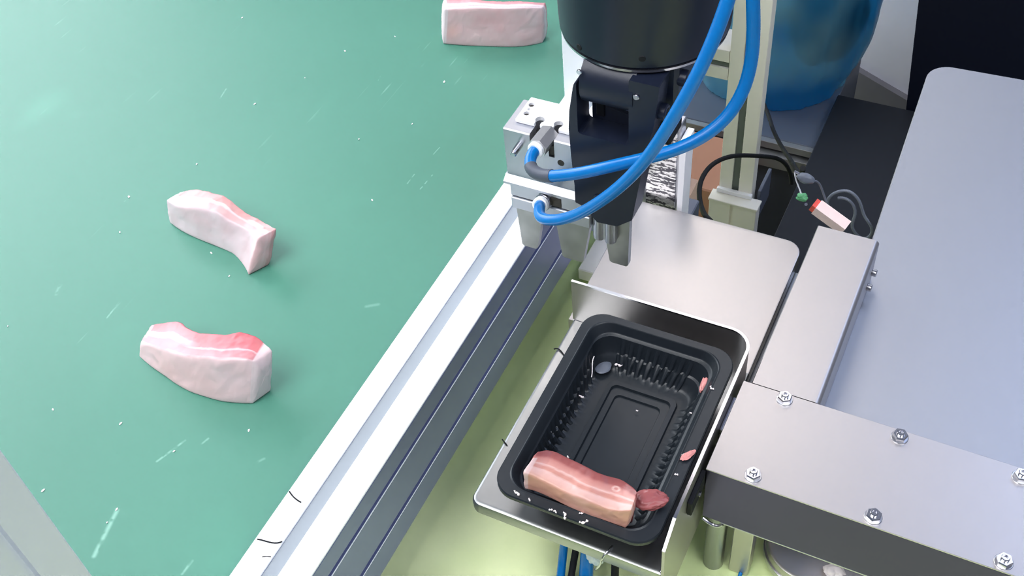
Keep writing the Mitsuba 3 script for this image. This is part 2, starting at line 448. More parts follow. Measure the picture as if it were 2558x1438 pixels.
def pork_mesh(ribs, z0, colour, seed, ns=90, rough=0.0009, round_=2, bulge=0.002, bb_in=0.0, z_back=None):
    """ribs: (front bottom, front top, back top); a curved slab with a layered section"""
    R = []
    for b, t, k in ribs:
        b, t, k = map(np.array, (b, t, k))
        bb = k + (b - t) * 0.85
        bb[2] = z0 if z_back is None else z_back
        R.append([b, t, k, bb])
    R = np.array(R)
    s = np.r_[0, np.cumsum(np.linalg.norm(np.diff(R.mean(1), axis=0), axis=1))]
    S = PchipInterpolator(s, R.reshape(len(R), -1))
    u = np.linspace(0, s[-1], ns)
    sec = S(u).reshape(ns, 4, 3)
    per = [14, 26, 14, 16]
    loops, D, H = [], None, None
    for q in sec:
        l, d, h = [], [], []
        for e in range(4):
            a, b = q[e], q[(e + 1) % 4]
            w = np.arange(per[e]) / per[e]
            l.append(a + (b - a) * w[:, None])
            d0, d1 = [(0, 0), (0, 1), (1, 1), (1, 0)][e]
            h0, h1 = [(0, 1), (1, 1), (1, 0), (0, 0)][e]
            d.append(d0 + (d1 - d0) * w)
            h.append(h0 + (h1 - h0) * w)
        l = smooth_loop(np.vstack(l), round_)
        loops.append(l)
        D, H = np.concatenate(d), np.concatenate(h)
    ln = s[-1]
    allv, alld, allh, allu = [], [], [], []

    def push(l, d, h, uu):
        allv.append(l)
        alld.append(d)
        allh.append(h)
        allu.append(np.full(len(l), uu))
    t0 = loops[0].mean(0) - loops[3].mean(0)
    t1 = loops[-1].mean(0) - loops[-4].mean(0)
    t0, t1 = t0 / np.linalg.norm(t0), t1 / np.linalg.norm(t1)
    for k, sc in enumerate((0.02, 0.2, 0.4, 0.6, 0.8, 0.93)):
        c = loops[0].mean(0)
        push(c + (loops[0] - c) * sc + t0 * bulge * (1 - sc ** 4), 0.5 + (D - 0.5) * sc, 0.5 + (H - 0.5) * sc, 0.0)
    for k in range(ns):
        push(loops[k], D, H, u[k] / ln)
    for sc in (0.93, 0.8, 0.6, 0.4, 0.2, 0.02):
        c = loops[-1].mean(0)
        push(c + (loops[-1] - c) * sc + t1 * bulge * (1 - sc ** 4), 0.5 + (D - 0.5) * sc, 0.5 + (H - 0.5) * sc, 1.0)
    m = stitch(allv, True, True)
    d = np.r_[np.concatenate(alld), 0.5, 0.5]
    h = np.r_[np.concatenate(allh), 0.5, 0.5]
    uu = np.r_[np.concatenate(allu), 0, 1]
    v = m.vertices.copy()
    if trimesh.Trimesh(v, m.faces, process=False).volume < 0:
        m.invert()
    m.fix_normals() if False else None
    nrm = np.array(m.vertex_normals)
    big = meshkit.fbm(v * 70 + seed, 3) - 0.5
    fine = meshkit.fbm(v * 260 + seed * 3.1, 3) - 0.5
    keep = np.clip((v[:, 2] - z0) / 0.006, 0.15, 1)
    v = v + nrm * ((big * rough * 2.4 + fine * rough) * keep)[:, None]
    v[:, 2] = np.maximum(v[:, 2], z0 + 0.0002)
    m.vertices = v
    col = colour(uu, d, h, v, seed)
    return m, np.clip(col, 0, 1)


def layers(d, stops):
    """stops: list of (d, (r,g,b) sRGB); smooth in between"""
    xs = [a for a, _ in stops]
    cs = np.array([lin(c) for _, c in stops])
    return np.c_[[np.interp(d, xs, cs[:, k]) for k in range(3)]].T


def mixc(c, to, w):
    return c * (1 - w[:, None]) + lin(to) * w[:, None]


def wob(u, d, v, seed, amp=0.06):
    return d + amp * (meshkit.fbm(np.c_[u * 6, d * 0.8, np.full(len(u), seed * 1.7)], 3) - 0.5) * 2 + 0.03 * (meshkit.noise(v * 400 + seed) - 0.5)


def bump_(x, a, b):
    return np.clip(1 - np.abs(x - a) / b, 0, 1)


def col_top(u, d, h, v, seed):
    w = wob(u, d, v, seed, 0.06)
    c = layers(w, [(0, (230, 204, 206)), (0.06, (232, 214, 218)), (0.24, (232, 218, 222)), (0.28, (204, 174, 184)), (0.33, (234, 222, 226)), (0.56, (234, 220, 224)), (0.64, (222, 168, 172)), (1.0, (212, 146, 152))])
    c = mixc(c, (222, 176, 158), 0.7 * np.clip(1 - np.hypot((u - 0.08) / 0.12, (h - 0.4) / 0.3), 0, 1) * (d < 0.1))
    c = mixc(c, (222, 178, 182), 0.8 * np.clip(meshkit.fbm(v * 60 + 3, 3) * 2 - 0.6, 0, 1) * (d < 0.1))
    c = mixc(c, (234, 222, 226), 0.9 * (u < 0.03))
    return c


def col_mid(u, d, h, v, seed):
    w = wob(u, d, v, seed, 0.07)
    c = layers(w, [(0, (232, 220, 224)), (0.03, (230, 212, 216)), (0.10, (220, 184, 184)), (0.40, (218, 178, 178)), (0.47, (228, 204, 206)), (0.53, (228, 204, 206)), (0.58, (212, 164, 162)), (1.0, (208, 154, 152))])
    spot = np.clip(1 - np.hypot((u - 0.80) / 0.09, (w - 0.62) / 0.14), 0, 1) + np.clip(1 - np.hypot((u - 0.94) / 0.05, (w - 0.5) / 0.16), 0, 1) + np.clip(1 - np.hypot((u - 0.45) / 0.18, (w - 0.55) / 0.07), 0, 1)
    c = mixc(c, (246, 238, 240), np.clip(spot * 2, 0, 1) * (h > 0.9))
    c = mixc(c, (224, 190, 194), 0.7 * np.clip(meshkit.fbm(v * 50 + 9, 3) * 2 - 0.7, 0, 1) * (d < 0.1))
    c = mixc(c, (224, 190, 192), 0.8 * (u > 0.985) * (d < 0.72))
    c = mixc(c, (208, 160, 162), 0.8 * (u > 0.985) * (d >= 0.72))
    c = mixc(c, (236, 222, 226), 0.8 * (u < 0.03))
    return c


def col_low(u, d, h, v, seed):
    w = wob(u, d, v, seed, 0.06)
    pale = layers(w, [(0, (230, 208, 210)), (0.05, (228, 204, 206)), (0.10, (216, 162, 168)), (0.40, (216, 158, 164)), (0.45, (234, 210, 214)), (0.58, (236, 218, 220)), (0.64, (216, 150, 156)), (1.0, (206, 122, 130))])
    deep = layers(w, [(0, (230, 208, 210)), (0.05, (228, 204, 206)), (0.10, (212, 146, 152)), (0.34, (206, 132, 140)), (0.38, (230, 200, 204)), (0.43, (208, 116, 124)), (0.75, (200, 104, 112)), (1.0, (194, 98, 106))])
    k = np.clip((u - 0.35) / 0.2, 0, 1)[:, None]
    c = pale * (1 - k) + deep * k
    c = mixc(c, (224, 190, 188), 0.75 * np.clip(meshkit.fbm(v * 45 + 2, 3) * 2 - 0.7, 0, 1) * (d < 0.1))
    c = mixc(c, (230, 212, 214), 0.95 * (u > 0.965))
    c = mixc(c, (226, 186, 190), 0.8 * (u < 0.03) * (d > 0.3))
    return c


def col_tray(u, d, h, v, seed):
    w = wob(u, d, v, seed, 0.07)
    c = layers(w, [(0, (196, 146, 128)), (0.06, (206, 160, 150)), (0.28, (210, 172, 166)), (0.33, (190, 132, 120)), (0.43, (192, 134, 124)), (0.48, (214, 178, 172)), (0.53, (196, 140, 132)), (0.70, (180, 118, 112)), (0.77, (146, 80, 78)), (1.0, (128, 64, 64))])
    c = mixc(c, (206, 150, 134), 0.6 * np.clip(1 - h * 1.1, 0, 1) * (d < 0.1))
    c = mixc(c, (214, 186, 184), 0.85 * (u < 0.03) * (w < 0.65))
    rr = np.hypot((u - 0.80) / 0.040, (w - 0.66) / 0.09)
    c = mixc(c, (226, 196, 190), 0.7 * bump_(rr, 0.75, 0.4))
    return c


PORK = [
    ('pork slab lying at the top edge of the green belt, broad white fat side facing out', col_top, 0.792, 1, [
        [(0.6387,0.1641,0.7920), (0.6416,0.1597,0.8241), (0.6541,0.1679,0.8241)],
        [(0.6414,0.1500,0.7920), (0.6443,0.1455,0.8259), (0.6562,0.1536,0.8259)],
        [(0.6460,0.1341,0.7920), (0.6479,0.1308,0.8276), (0.6583,0.1365,0.8276)],
        [(0.6564,0.1036,0.7920), (0.6576,0.1013,0.8280), (0.6672,0.1056,0.8280)],
        [(0.6674,0.0891,0.7920), (0.6682,0.0875,0.8244), (0.6772,0.0886,0.8244)]]),
    ('bent pale pork slab in the middle of the green belt, white streaks along its top', col_mid, 0.792, 2, [
        [(0.3834,0.2460,0.7920), (0.3866,0.2440,0.8122), (0.3977,0.2400,0.8122)],
        [(0.3793,0.2323,0.7920), (0.3831,0.2298,0.8141), (0.4027,0.2292,0.8141)],
        [(0.3771,0.2167,0.7920), (0.3824,0.2128,0.8190), (0.3997,0.2156,0.8190)],
        [(0.3762,0.2030,0.7920), (0.3826,0.1983,0.8206), (0.3988,0.2008,0.8206)],
        [(0.3750,0.1875,0.7920), (0.3826,0.1816,0.8150), (0.3945,0.1795,0.8150)],
        [(0.3705,0.1763,0.7920), (0.3798,0.1689,0.8157), (0.3918,0.1643,0.8157)],
        [(0.3623,0.1642,0.7920), (0.3735,0.1551,0.8203), (0.3860,0.1487,0.8203)]]),
    ('curved pork slab on the green belt with deep pink lean meat, nearest to the camera', col_low, 0.792, 3, [
        [(0.2770,0.1878,0.7920), (0.2812,0.1854,0.8022), (0.2970,0.1894,0.8022)],
        [(0.2729,0.1743,0.7920), (0.2782,0.1712,0.8087), (0.2971,0.1779,0.8087)],
        [(0.2702,0.1620,0.7920), (0.2761,0.1585,0.8131), (0.2988,0.1681,0.8131)],
        [(0.2676,0.1497,0.7920), (0.2744,0.1456,0.8173), (0.2943,0.1532,0.8173)],
        [(0.2665,0.1379,0.7920), (0.2743,0.1329,0.8207), (0.2923,0.1413,0.8207)],
        [(0.2676,0.1205,0.7920), (0.2746,0.1157,0.8267), (0.2937,0.1230,0.8267)],
        [(0.2705,0.1080,0.7920), (0.2785,0.1022,0.8282), (0.2987,0.1123,0.8282)],
        [(0.2724,0.1029,0.7920), (0.2808,0.0965,0.8279), (0.2992,0.1043,0.8279)],
        [(0.2742,0.0994,0.7920), (0.2827,0.0929,0.8256), (0.2950,0.0889,0.8256)]]),
]
for lab, cf, z0, seed, ribs in PORK:
    m, c = pork_mesh(ribs, z0, cf, seed)
    solo('pork_slab', lab, 'meat', m, 'mat_pork', smooth=True, color=c * np.array([0.80, 0.755, 0.76]), group='pork slabs')

ribs4 = [[(0.2817, -0.0800, 0.7990), (0.2821, -0.0806, 0.8154), (0.2977, -0.0815, 0.8154)], [(0.2823, -0.0877, 0.7990), (0.2832, -0.0893, 0.8121), (0.3031, -0.0884, 0.8121)],
         [(0.2811, -0.1013, 0.7990), (0.2818, -0.1027, 0.8119), (0.3020, -0.1020, 0.8119)], [(0.2799, -0.1135, 0.7990), (0.2806, -0.1148, 0.8136), (0.2990, -0.1173, 0.8136)],
         [(0.2803, -0.1272, 0.7990), (0.2808, -0.1283, 0.8121), (0.3006, -0.1281, 0.8121)], [(0.2807, -0.1384, 0.7990), (0.2819, -0.1412, 0.8169), (0.2944, -0.1400, 0.8169)]]
p4 = thing('pork_slab', 'striped pork slab lying inside the black tray', 'meat', 'pork slabs')
m, c = pork_mesh(ribs4, 0.7985, col_tray, 4, z_back=0.7985)
c = c * np.array([0.92, 0.90, 0.88])
v = m.vertices.copy()          # the belly of the slab sags from the tray's rim to its bottom
sag = np.clip((0.8035 - v[:, 2]) / 0.006, 0, 1) * np.clip((v[:, 0] - 0.2885) / 0.006, 0, 1)
v[:, 2] -= sag * 0.0225
m.vertices = v
part(p4, 'slab', m, 'mat_pork', smooth=True, color=c)
fl = blob((0.2985, -0.1455, 0.8050), (0.0060, 0.0100, 0.0042), 5, 0.42, 4, 1.3, 0.5)
w = meshkit.fbm(fl.vertices * 120, 3)
part(p4, 'flap', fl, 'mat_pork', smooth=True, color=layers(w, [(0, (120, 60, 62)), (0.5, (150, 80, 80)), (0.66, (166, 92, 92)), (0.8, (226, 180, 172))]), label='torn reddish lean end')

# ---------------------------------------------------------------- crumbs on the belt
FLECKS = [(0.6027, 0.2364), (0.6134, 0.3471), (0.6344, 0.2073), (0.5604, 0.2479), (0.5947, 0.1397), (0.5405, 0.138), (0.5107, 0.167), (0.4425, 0.267), (0.3945, 0.2924), (0.3703, 0.2003), (0.3569, 0.1755), (0.5181, 0.2671),
          (0.264, 0.2871), (0.2231, 0.2113), (0.2577, 0.0896), (0.1832, 0.1281), (0.1742, 0.1276), (0.2313, 0.165), (0.228, 0.1222), (0.1758, 0.1765), (0.3627, 0.2744), (0.4567, 0.1233)]
rng = np.random.default_rng(7)
CRUMB = ['left of the topmost pork slab, nearest to it', 'near the top edge of the photo', 'beside the left end of the topmost pork slab', 'in the upper middle of the belt', 'just below the topmost pork slab', 'in front of the silver gripper, the nearer to it of two', 'in front of the silver gripper, the farther of two',
         'just above the middle pork slab', 'left of the middle pork slab', 'close below the middle pork slab, the upper of two', 'close below the middle pork slab, the lower of two', 'above the middle pork slab towards the top', 'at the left edge of the photo', 'left below the nearest pork slab', 'just below the nearest pork slab',
         'near the grey corner upright, upper of a pair', 'near the grey corner upright, lower of a pair', 'below the left end of the nearest pork slab', 'below the nearest pork slab towards the bottom', 'beside the upper end of the grey corner upright', 'lower left of the middle pork slab', 'midway between the middle pork slab and the white rail']
for i, (x, y) in enumerate(FLECKS):
    s = rng.uniform(0.5, 1.05)
    solo('fat_crumb', 'tiny white belt crumb ' + CRUMB[i], 'crumb', blob((x, y, 0.7923), (0.0013 * s, 0.0007 * s, 0.0004), i, 0.5, 2, 1.5, rng.uniform(-0.4, 1.2)), 'mat_fat', smooth=True, group='fat crumbs on the belt')

# ---------------------------------------------------------------- tray holder
hold = thing('tray_holder', 'steel shelf with folded front lip and bent guard sheet holding the black tray', 'shelf')
out = rrect(0.2775, 0.4275, -0.1615, -0.0435, [0.0, 0.007, 0.002, 0.0], 12)
part(hold, 'shelf_plate', prism(Polygon(out), 0.7615, 0.770, 0.0030), 'mat_steel_shelf', smooth=35)


def guard(edge=False):
    path, n = [], 20
    path += [(0.4262, -0.0435), (0.4262, -0.080), (0.4262, -0.120), (0.4262, -0.1475)]
    for a in np.radians(np.linspace(0, 90, 14)):
        path.append((0.4262 - 0.013 + 0.013 * math.cos(a), -0.1475 - 0.013 * math.sin(a)))
    path += [(x, -0.1605) for x in (0.38, 0.34, 0.31, 0.293, 0.285, 0.2775)]
    p = np.array(path)
    t = np.gradient(p, axis=0)
    t /= np.linalg.norm(t, axis=1, keepdims=True)
    nn = np.c_[t[:, 1], -t[:, 0]]
    q = p - nn * 0.0016
    top = np.where(p[:, 0] < 0.293, 0.806 - (0.293 - p[:, 0]) * 0.62, 0.806)
    bot = np.where(np.arange(len(p)) < 4, 0.7702, 0.73)
    bot = np.where((np.arange(len(p)) >= 4) & (np.arange(len(p)) < 18), 0.752, bot)
    rings = [np.c_[p, bot], np.c_[p, top - 0.0004], np.c_[p * 0.75 + q * 0.25, top], np.c_[p * 0.25 + q * 0.75, top], np.c_[q, top - 0.0004], np.c_[q, bot], np.c_[p, bot]]
    if edge:
        up_ = lambda r, d: r + np.array([0, 0, d])
        return stitch([up_(np.c_[p + nn * 0.0001, top - 0.0010], 0), up_(np.c_[p + nn * 0.0001, top], 0.0001), up_(np.c_[q - nn * 0.0001, top], 0.0001), np.c_[q - nn * 0.0001, top - 0.0003]], closed=False)
    m = stitch(rings, closed=False)
    a = [r[0] for r in rings[:-1]]
    b = [r[-1] for r in rings[:-1]]
    caps = []
    for c_, fl_ in ((a, 1), (b, 0)):
        f = [(0, i, i + 1) for i in range(1, len(c_) - 1)]
        caps.append(trimesh.Trimesh(np.array(c_), f, process=False))
    return cat_([m] + caps)


part(hold, 'guard_sheet', guard(), 'mat_steel', smooth=35, label='bent guard sheet around the tray')
part(hold, 'guard_edge', guard(True), 'mat_chrome', smooth=False, label='bright top edge')  # separate, brighter metal along the top of the guard
part(hold, 'support_arm', cat_([cbox((0.36, 0.427), (-0.125, -0.085), (0.735, 0.7612)), cbox((0.42, 0.535), (-0.125, -0.085), (0.735, 0.7547))]), 'mat_steel_dark')
part(hold, 'support_post', cbox((0.49, 0.525), (-0.125, -0.085), (0.6852, 0.735)), 'mat_steel_dark')
tab = part(hold, 'fixing_tab', cbox((0.311, 0.3345), (-0.1650, -0.1622), (0.7825, 0.7945), 0.0004), 'mat_black_matt')
part(tab, 'bolt', cyl((0.3225, -0.1650, 0.7885), (0.3225, -0.1662, 0.7885), 0.0016, 6), 'mat_chrome')
part(hold, 'fixing_plate', cbox((0.364, 0.389), (-0.1650, -0.1622), (0.772, 0.793), 0.0004), 'mat_scratched')


# ---------------------------------------------------------------- tray
def tray_mesh():
    n = 30
    rects = [  # x0, x1, y0, y1, r, z, rib
        (0.2750, 0.4142, -0.1560, -0.0620, 0.0135, 0.7962, 0), (0.2742, 0.4150, -0.1568, -0.0612, 0.0140, 0.7975, 0), (0.2742, 0.4150, -0.1568, -0.0612, 0.0140, 0.7992, 0), (0.2748, 0.4144, -0.1562, -0.0618, 0.0136, 0.8000, 0),
        (0.2795, 0.4098, -0.1505, -0.0670, 0.0130, 0.8000, 0), (0.2801, 0.4092, -0.1498, -0.0677, 0.0130, 0.8006, 0), (0.2808, 0.4086, -0.1490, -0.0686, 0.0130, 0.8000, 0),
        (0.2825, 0.4070, -0.1470, -0.0712, 0.0120, 0.7950, 0), (0.2832, 0.4062, -0.1462, -0.0716, 0.0120, 0.7944, 0), (0.2848, 0.4045, -0.1450, -0.0722, 0.0115, 0.7938, 0),
        (0.2862, 0.4030, -0.1436, -0.0728, 0.0110, 0.7890, 0.35), (0.2875, 0.4010, -0.1418, -0.0736, 0.0105, 0.7835, 0.8), (0.2882, 0.3998, -0.1408, -0.0740, 0.0105, 0.7828, 0.7), (0.2895, 0.3975, -0.1395, -0.0748, 0.0100, 0.7790, 1.0),
        (0.2912, 0.3955, -0.1378, -0.0757, 0.0095, 0.7755, 0.9), (0.2935, 0.3935, -0.1358, -0.0775, 0.0085, 0.7742, 0.5), (0.2975, 0.3895, -0.1325, -0.0825, 0.006, 0.7738, 0.0),
        (0.2995, 0.3870, -0.1308, -0.0858, 0.005, 0.7737, 0), (0.3000, 0.3864, -0.1303, -0.0864, 0.005, 0.7757, 0), (0.3028, 0.3834, -0.1275, -0.0893, 0.004, 0.7759, 0), (0.3033, 0.3829, -0.1270, -0.0898, 0.004, 0.7740, 0),
        (0.3075, 0.3782, -0.1228, -0.0934, 0.0035, 0.7740, 0), (0.3080, 0.3777, -0.1223, -0.0939, 0.0035, 0.7725, 0), (0.315, 0.371, -0.1160, -0.1000, 0.002, 0.7724, 0), (0.33, 0.356, -0.110, -0.106, 0.001, 0.7726, 0)]
    rings = []
    for x0, x1, y0, y1, r, z, rib in rects:
        base = rrect(0.2742, 0.4150, -0.1568, -0.0637, 0.013, n)
        # resample a common parametrisation: 4 sides x 130 + corners
        pts = []
        c = rrect(x0, x1, y0, y1, r, n)
        for k in range(4):
            pts.append(c[k * n:(k + 1) * n])
            a, b = c[(k + 1) * n - 1], c[((k + 1) % 4) * n]
            w = np.linspace(0, 1, 162)[1:-1]
            pts.append(a + (b - a) * w[:, None])
        p = np.vstack(pts)
        if rib > 0:
            nn = offset_normals(p)
            d = np.zeros(len(p))
            o = 0
            for k in range(4):
                o += n
                L = np.linalg.norm(p[o + 159] - p[o])
                cnt = round(L / 0.0052)
                w = (np.arange(160) + 0.5) / 160
                d[o:o + 160] = np.clip(np.sin(w * cnt * 2 * np.pi) * 1.6, -1, 1)
                o += 160
            p = p - nn * (0.0011 * rib * (d + 0.2))[:, None] * (np.abs(d) > 0)[:, None]
        rings.append(np.c_[p, np.full(len(p), z)])
    inner = stitch(rings, cap1=True)
    low = [r.copy() for r in rings]
    for r in low:
        r[:, 2] -= 0.0007
    for r in low[4:16]:
        r[:, :2] += offset_normals(r[:, :2]) * 0.0006
    under = stitch(low, cap1=True)
    under.invert()
    edge = stitch([low[0], rings[0]])
    return cat_([inner, under, edge])


solo('meat_tray', 'black ribbed plastic meat tray standing in the steel tray holder', 'tray', tray_mesh(), 'mat_black_tray', smooth=28)

# shavings in and around the tray
SH = [(0.3351, -0.1513, 0.8006, .9), (0.3945, -0.0885, 0.780, 1.6), (0.3644, -0.0766, 0.7795, 1.0), (0.3707, -0.1100, 0.7748, .5), (0.3297, -0.0722, 0.786, .6), (0.3204, -0.0769, 0.7760, .6), (0.3242, -0.0858, 0.7755, .6), (0.3847, -0.1500, 0.8004, 1.0), (0.3218, -0.1518, 0.8004, .8), (0.3707, -0.1428, 0.790, .5)]
SH += [(0.2768, -0.0770, 0.8004, 1.3), (0.2762, -0.0853, 0.8004, .6), (0.2752, -0.0985, 0.8004, .8), (0.2750, -0.1010, 0.8004, .7), (0.2748, -0.1067, 0.8004, 1.5), (0.2752, -0.1174, 0.8004, 1.6), (0.2790, -0.1144, 0.8008, .8)]
SHL = ['right rim of the black tray beside the red scrap', 'back left inner corner of the tray', 'left inner wall of the tray near the sinew thread', 'raised bottom panel of the tray', 'left inner wall of the tray above the pork', 'tray bottom left behind the pork', 'tray bottom close behind the pork', 'right rim of the tray near its rear corner', 'right rim of the tray beside the pork tail', 'right inner wall of the tray',
       'front tray rim at the left end of the pork', 'front rim of the tray, tiny one second from the left', 'front rim of the tray, third from the left', 'front rim of the tray, fourth from the left', 'front rim of the tray below the middle of the pork', 'front rim of the tray, the rightmost there', 'front rim of the tray against the pork skin']


def shred(at, s):
    L = 0.0011 * s
    a = rng.uniform(0.9, 2.2)
    d = np.array([math.cos(a), math.sin(a), 0])
    n_ = np.array([-d[1], d[0], 0])
    k = rng.uniform(-0.7, 0.7, 4)
    pts = [np.array(at) + d * L * t + n_ * L * kk * 0.8 + np.array([0, 0, 0.0003 * abs(kk)]) for t, kk in zip((-1.2, -0.4, 0.4, 1.2), k)]
    r = 0.00042 * (0.6 + 0.5 * s) * (0.35 + np.abs(np.sin(np.linspace(0.2, 6.0, 20) + k[0] * 3))) ** 1.2
    return tube(pts, r, 8, 20)


for i, (x, y, z, s) in enumerate(SH):
    solo('meat_shaving', 'pale meat shaving on the ' + SHL[i], 'meat shaving', shred((x, y, z), s), 'mat_fat', smooth=True, group='pale meat shavings on the tray')
solo('meat_scrap', 'small red meat scrap on the right wall of the black tray near its rear corner', 'meat scrap', blob((0.3925, -0.1432, 0.7905), (0.0055, 0.0022, 0.0030), 71, 0.55, 3, 1.4, 0.1), 'mat_scrap_red', smooth=True)
solo('meat_scrap', 'thin pointed red meat scrap on the right rim of the black tray beside the guard', 'meat scrap', blob((0.3355, -0.1535, 0.8012), (0.0048, 0.0021, 0.0010), 72, 0.6, 3, 1.4, -0.5), 'mat_scrap_red', smooth=True)
solo('reflection_patch', 'grey patch modelled for a reflection in the back left bottom corner of the black tray', 'meat scrap', blob((0.3925, -0.0780, 0.7772), (0.0068, 0.0058, 0.0012), 81, 0.25, 3, 1.0, 0.3), 'mat_reflection_patch', smooth=True)  # grey blob imitates a reflection in the tray corner
solo('meat_thread', 'thin white curled sinew thread on the left inner wall of the tray', 'meat thread', tube([(0.3895, -0.0745, 0.788), (0.3862, -0.0748, 0.787), (0.3822, -0.0762, 0.7835), (0.379, -0.077, 0.781)], 0.00035, 8, 30), 'mat_fat')
solo('wire_clip', 'thin bent steel wire clip over the front lip of the tray shelf', 'clip', tube([(0.2835, -0.1300, 0.7703), (0.2800, -0.1292, 0.7712), (0.2768, -0.1280, 0.7695), (0.2755, -0.1262, 0.762), (0.2756, -0.1225, 0.752)], 0.0006, 8, 40), 'mat_chrome')

# ---------------------------------------------------------------- infeed plate, guide bar, cover box, hopper panel
pl = Polygon([(0.4290, -0.0387), (0.4290, -0.1605), (0.5400, -0.1605)] + [(0.5400 + 0.0118 * math.sin(a), -0.1487 - 0.0118 * math.cos(a)) for a in np.radians(np.linspace(8, 90, 8))] + [(0.5518, -0.0415)] + [(0.5453 + 0.0065 * math.cos(a), -0.0417 + 0.0065 * math.sin(a)) for a in np.radians(np.linspace(5, 90, 8))])
inf = thing('infeed_plate', 'flat matt steel plate behind the tray guard with rounded rear corners', 'plate')
part(inf, 'top', prism(pl, 0.755, 0.765, 0.0012), 'mat_steel', smooth=35)

bar = thing('guide_bar', 'narrow folded steel guide bar between the flat plate and the large panel', 'bar')
bsec = Polygon([(-0.1698, 0.766), (-0.1698, 0.7995), (-0.1703, 0.8)] + [(-0.2065 - 0.003 * math.sin(a), 0.797 + 0.003 * math.cos(a)) for a in np.radians(np.linspace(0, 90, 7))] + [(-0.2095, 0.766)])
part(bar, 'channel', extrude_axis(bsec, 'x', 0.3975, 0.5362), 'mat_steel', smooth=35)
part(bar, 'added_gap_sheet', cbox((0.4300, 0.5362), (-0.2090, -0.1520), (0.7475, 0.7520), 0.0005), 'mat_steel_dark')  # added dark sheet, keeps the gap beside the plate dark
for x, z in ((0.5300, 0.7775), (0.5185, 0.7750)):
    part(bar, 'screw', cyl((x, -0.2093, z), (x, -0.2128, z), 0.0024, 16, c=0.0005), 'mat_chrome')

boxk = thing('cover_box', 'long steel cover box with hex nuts on top in the lower right', 'cover')
part(boxk, 'top_sheet', cbox((0.3318, 0.3972), (-0.62, -0.1650), (0.7988, 0.8000), 0.0003), 'mat_steel')
part(boxk, 'front_sheet', cbox((0.3322, 0.3340), (-0.62, -0.1654), (0.7510, 0.7985), 0.0003), 'mat_front_reflection', label='front sheet with a dark reflection put into its colour')
part(boxk, 'end_sheet', cbox((0.3342, 0.3965), (-0.1668, -0.1652), (0.7510, 0.7985), 0.0003), 'mat_steel_dark')
part(boxk, 'bottom_lip', cbox((0.3322, 0.3460), (-0.62, -0.176), (0.7495, 0.7508), 0.0002), 'mat_steel_bright')
hexa = lambda r: np.c_[r * np.cos(np.arange(6) * np.pi / 3), r * np.sin(np.arange(6) * np.pi / 3)]
for i, (x, y) in enumerate([(0.3933, -0.1904), (0.3368, -0.1897), (0.3919, -0.2548), (0.3366, -0.2538), (0.3357, -0.3182), (0.3909, -0.3178)]):
    x = min(x, 0.3928)
    x = max(x, 0.3372)
    a = 0.35 * i
    R = np.array([[math.cos(a), -math.sin(a)], [math.sin(a), math.cos(a)]])
    h6 = hexa(0.0042) @ R.T + [x, y]
    circ = None
    k = part(boxk, 'nut', hull(np.vstack([np.c_[(h6 - [x, y]) * s + [x, y], np.full(6, z)] for s, z in ((0.93, 0.8), (1, 0.8006), (1, 0.8028), (0.9, 0.8035))])), 'mat_chrome', smooth=False)
    part(k, 'stud', lathe((x, y), [(0.0021, 0.8034), (0.0021, 0.8048), (0.0018, 0.8053), (0.0012, 0.8053), (0.0009, 0.8042)], 20), 'mat_chrome')
    part(k, 'washer', lathe((x, y), [(0.0047, 0.8), (0.0047, 0.8005), (0.0045, 0.8007)], 24), 'mat_steel_bright')
part(boxk, 'leg', cyl((0.343, -0.1722, 0.6852), (0.343, -0.1722, 0.7494), 0.0062, 28), 'mat_steel_dark')
part(boxk, 'clip', tube([(0.3325, -0.1658, 0.7485), (0.3318, -0.1700, 0.7470), (0.3316, -0.1745, 0.7468), (0.3325, -0.1775, 0.7492)], 0.0011, 10, 30), 'mat_chrome')
part(boxk, 'leg', cbox((0.341, 0.353), (-0.1945, -0.1825), (0.6852, 0.7490)), 'mat_steel')

motor = thing('motor_housing', 'rounded grey metal housing under the cover box at the bottom edge', 'housing')
mo = rrect(0.3435, 0.47, -0.44, -0.1980, [0.02, 0.026, 0.02, 0.02], 14)
part(motor, 'body', prism(Polygon(mo), 0.6852, 0.70, 0.0025), 'mat_steel', smooth=40)
part(motor, 'rim', prism(Polygon(np.array(Polygon(mo).buffer(0.0012).exterior.coords)), 0.688, 0.693, 0.0006), 'mat_steel_bright', smooth=40)
solo('fat_scrap', 'small whitish fat scrap lying on the grey metal housing at the bottom edge', 'meat scrap', blob((0.3560, -0.2416, 0.7020), (0.0045, 0.006, 0.0028), 91, 0.6, 3, 1.5, 0.3), 'mat_fat', smooth=True)

pan = thing('hopper_panel', 'large flat grey steel panel with a rounded corner on the right', 'panel')
po = Polygon([(0.40, -0.1950), (0.5355, -0.1950), (0.5375, -0.2020), (0.765, -0.1965)] + [(0.765 + 0.018 * math.sin(a), -0.2145 + 0.018 * math.cos(a)) for a in np.radians(np.linspace(0, 86, 10))] + [(0.80, -0.62), (0.40, -0.62)])
part(pan, 'sheet', prism(po.buffer(0) if po.is_valid else po.buffer(0), 0.757, 0.7650, 0.001), 'mat_panel' if 'mat_panel' in scene else 'mat_steel', smooth=35)
part(pan, 'base', cbox((0.62, 0.74), (-0.60, -0.26), (0.0, 0.7568)), 'mat_black_matt')

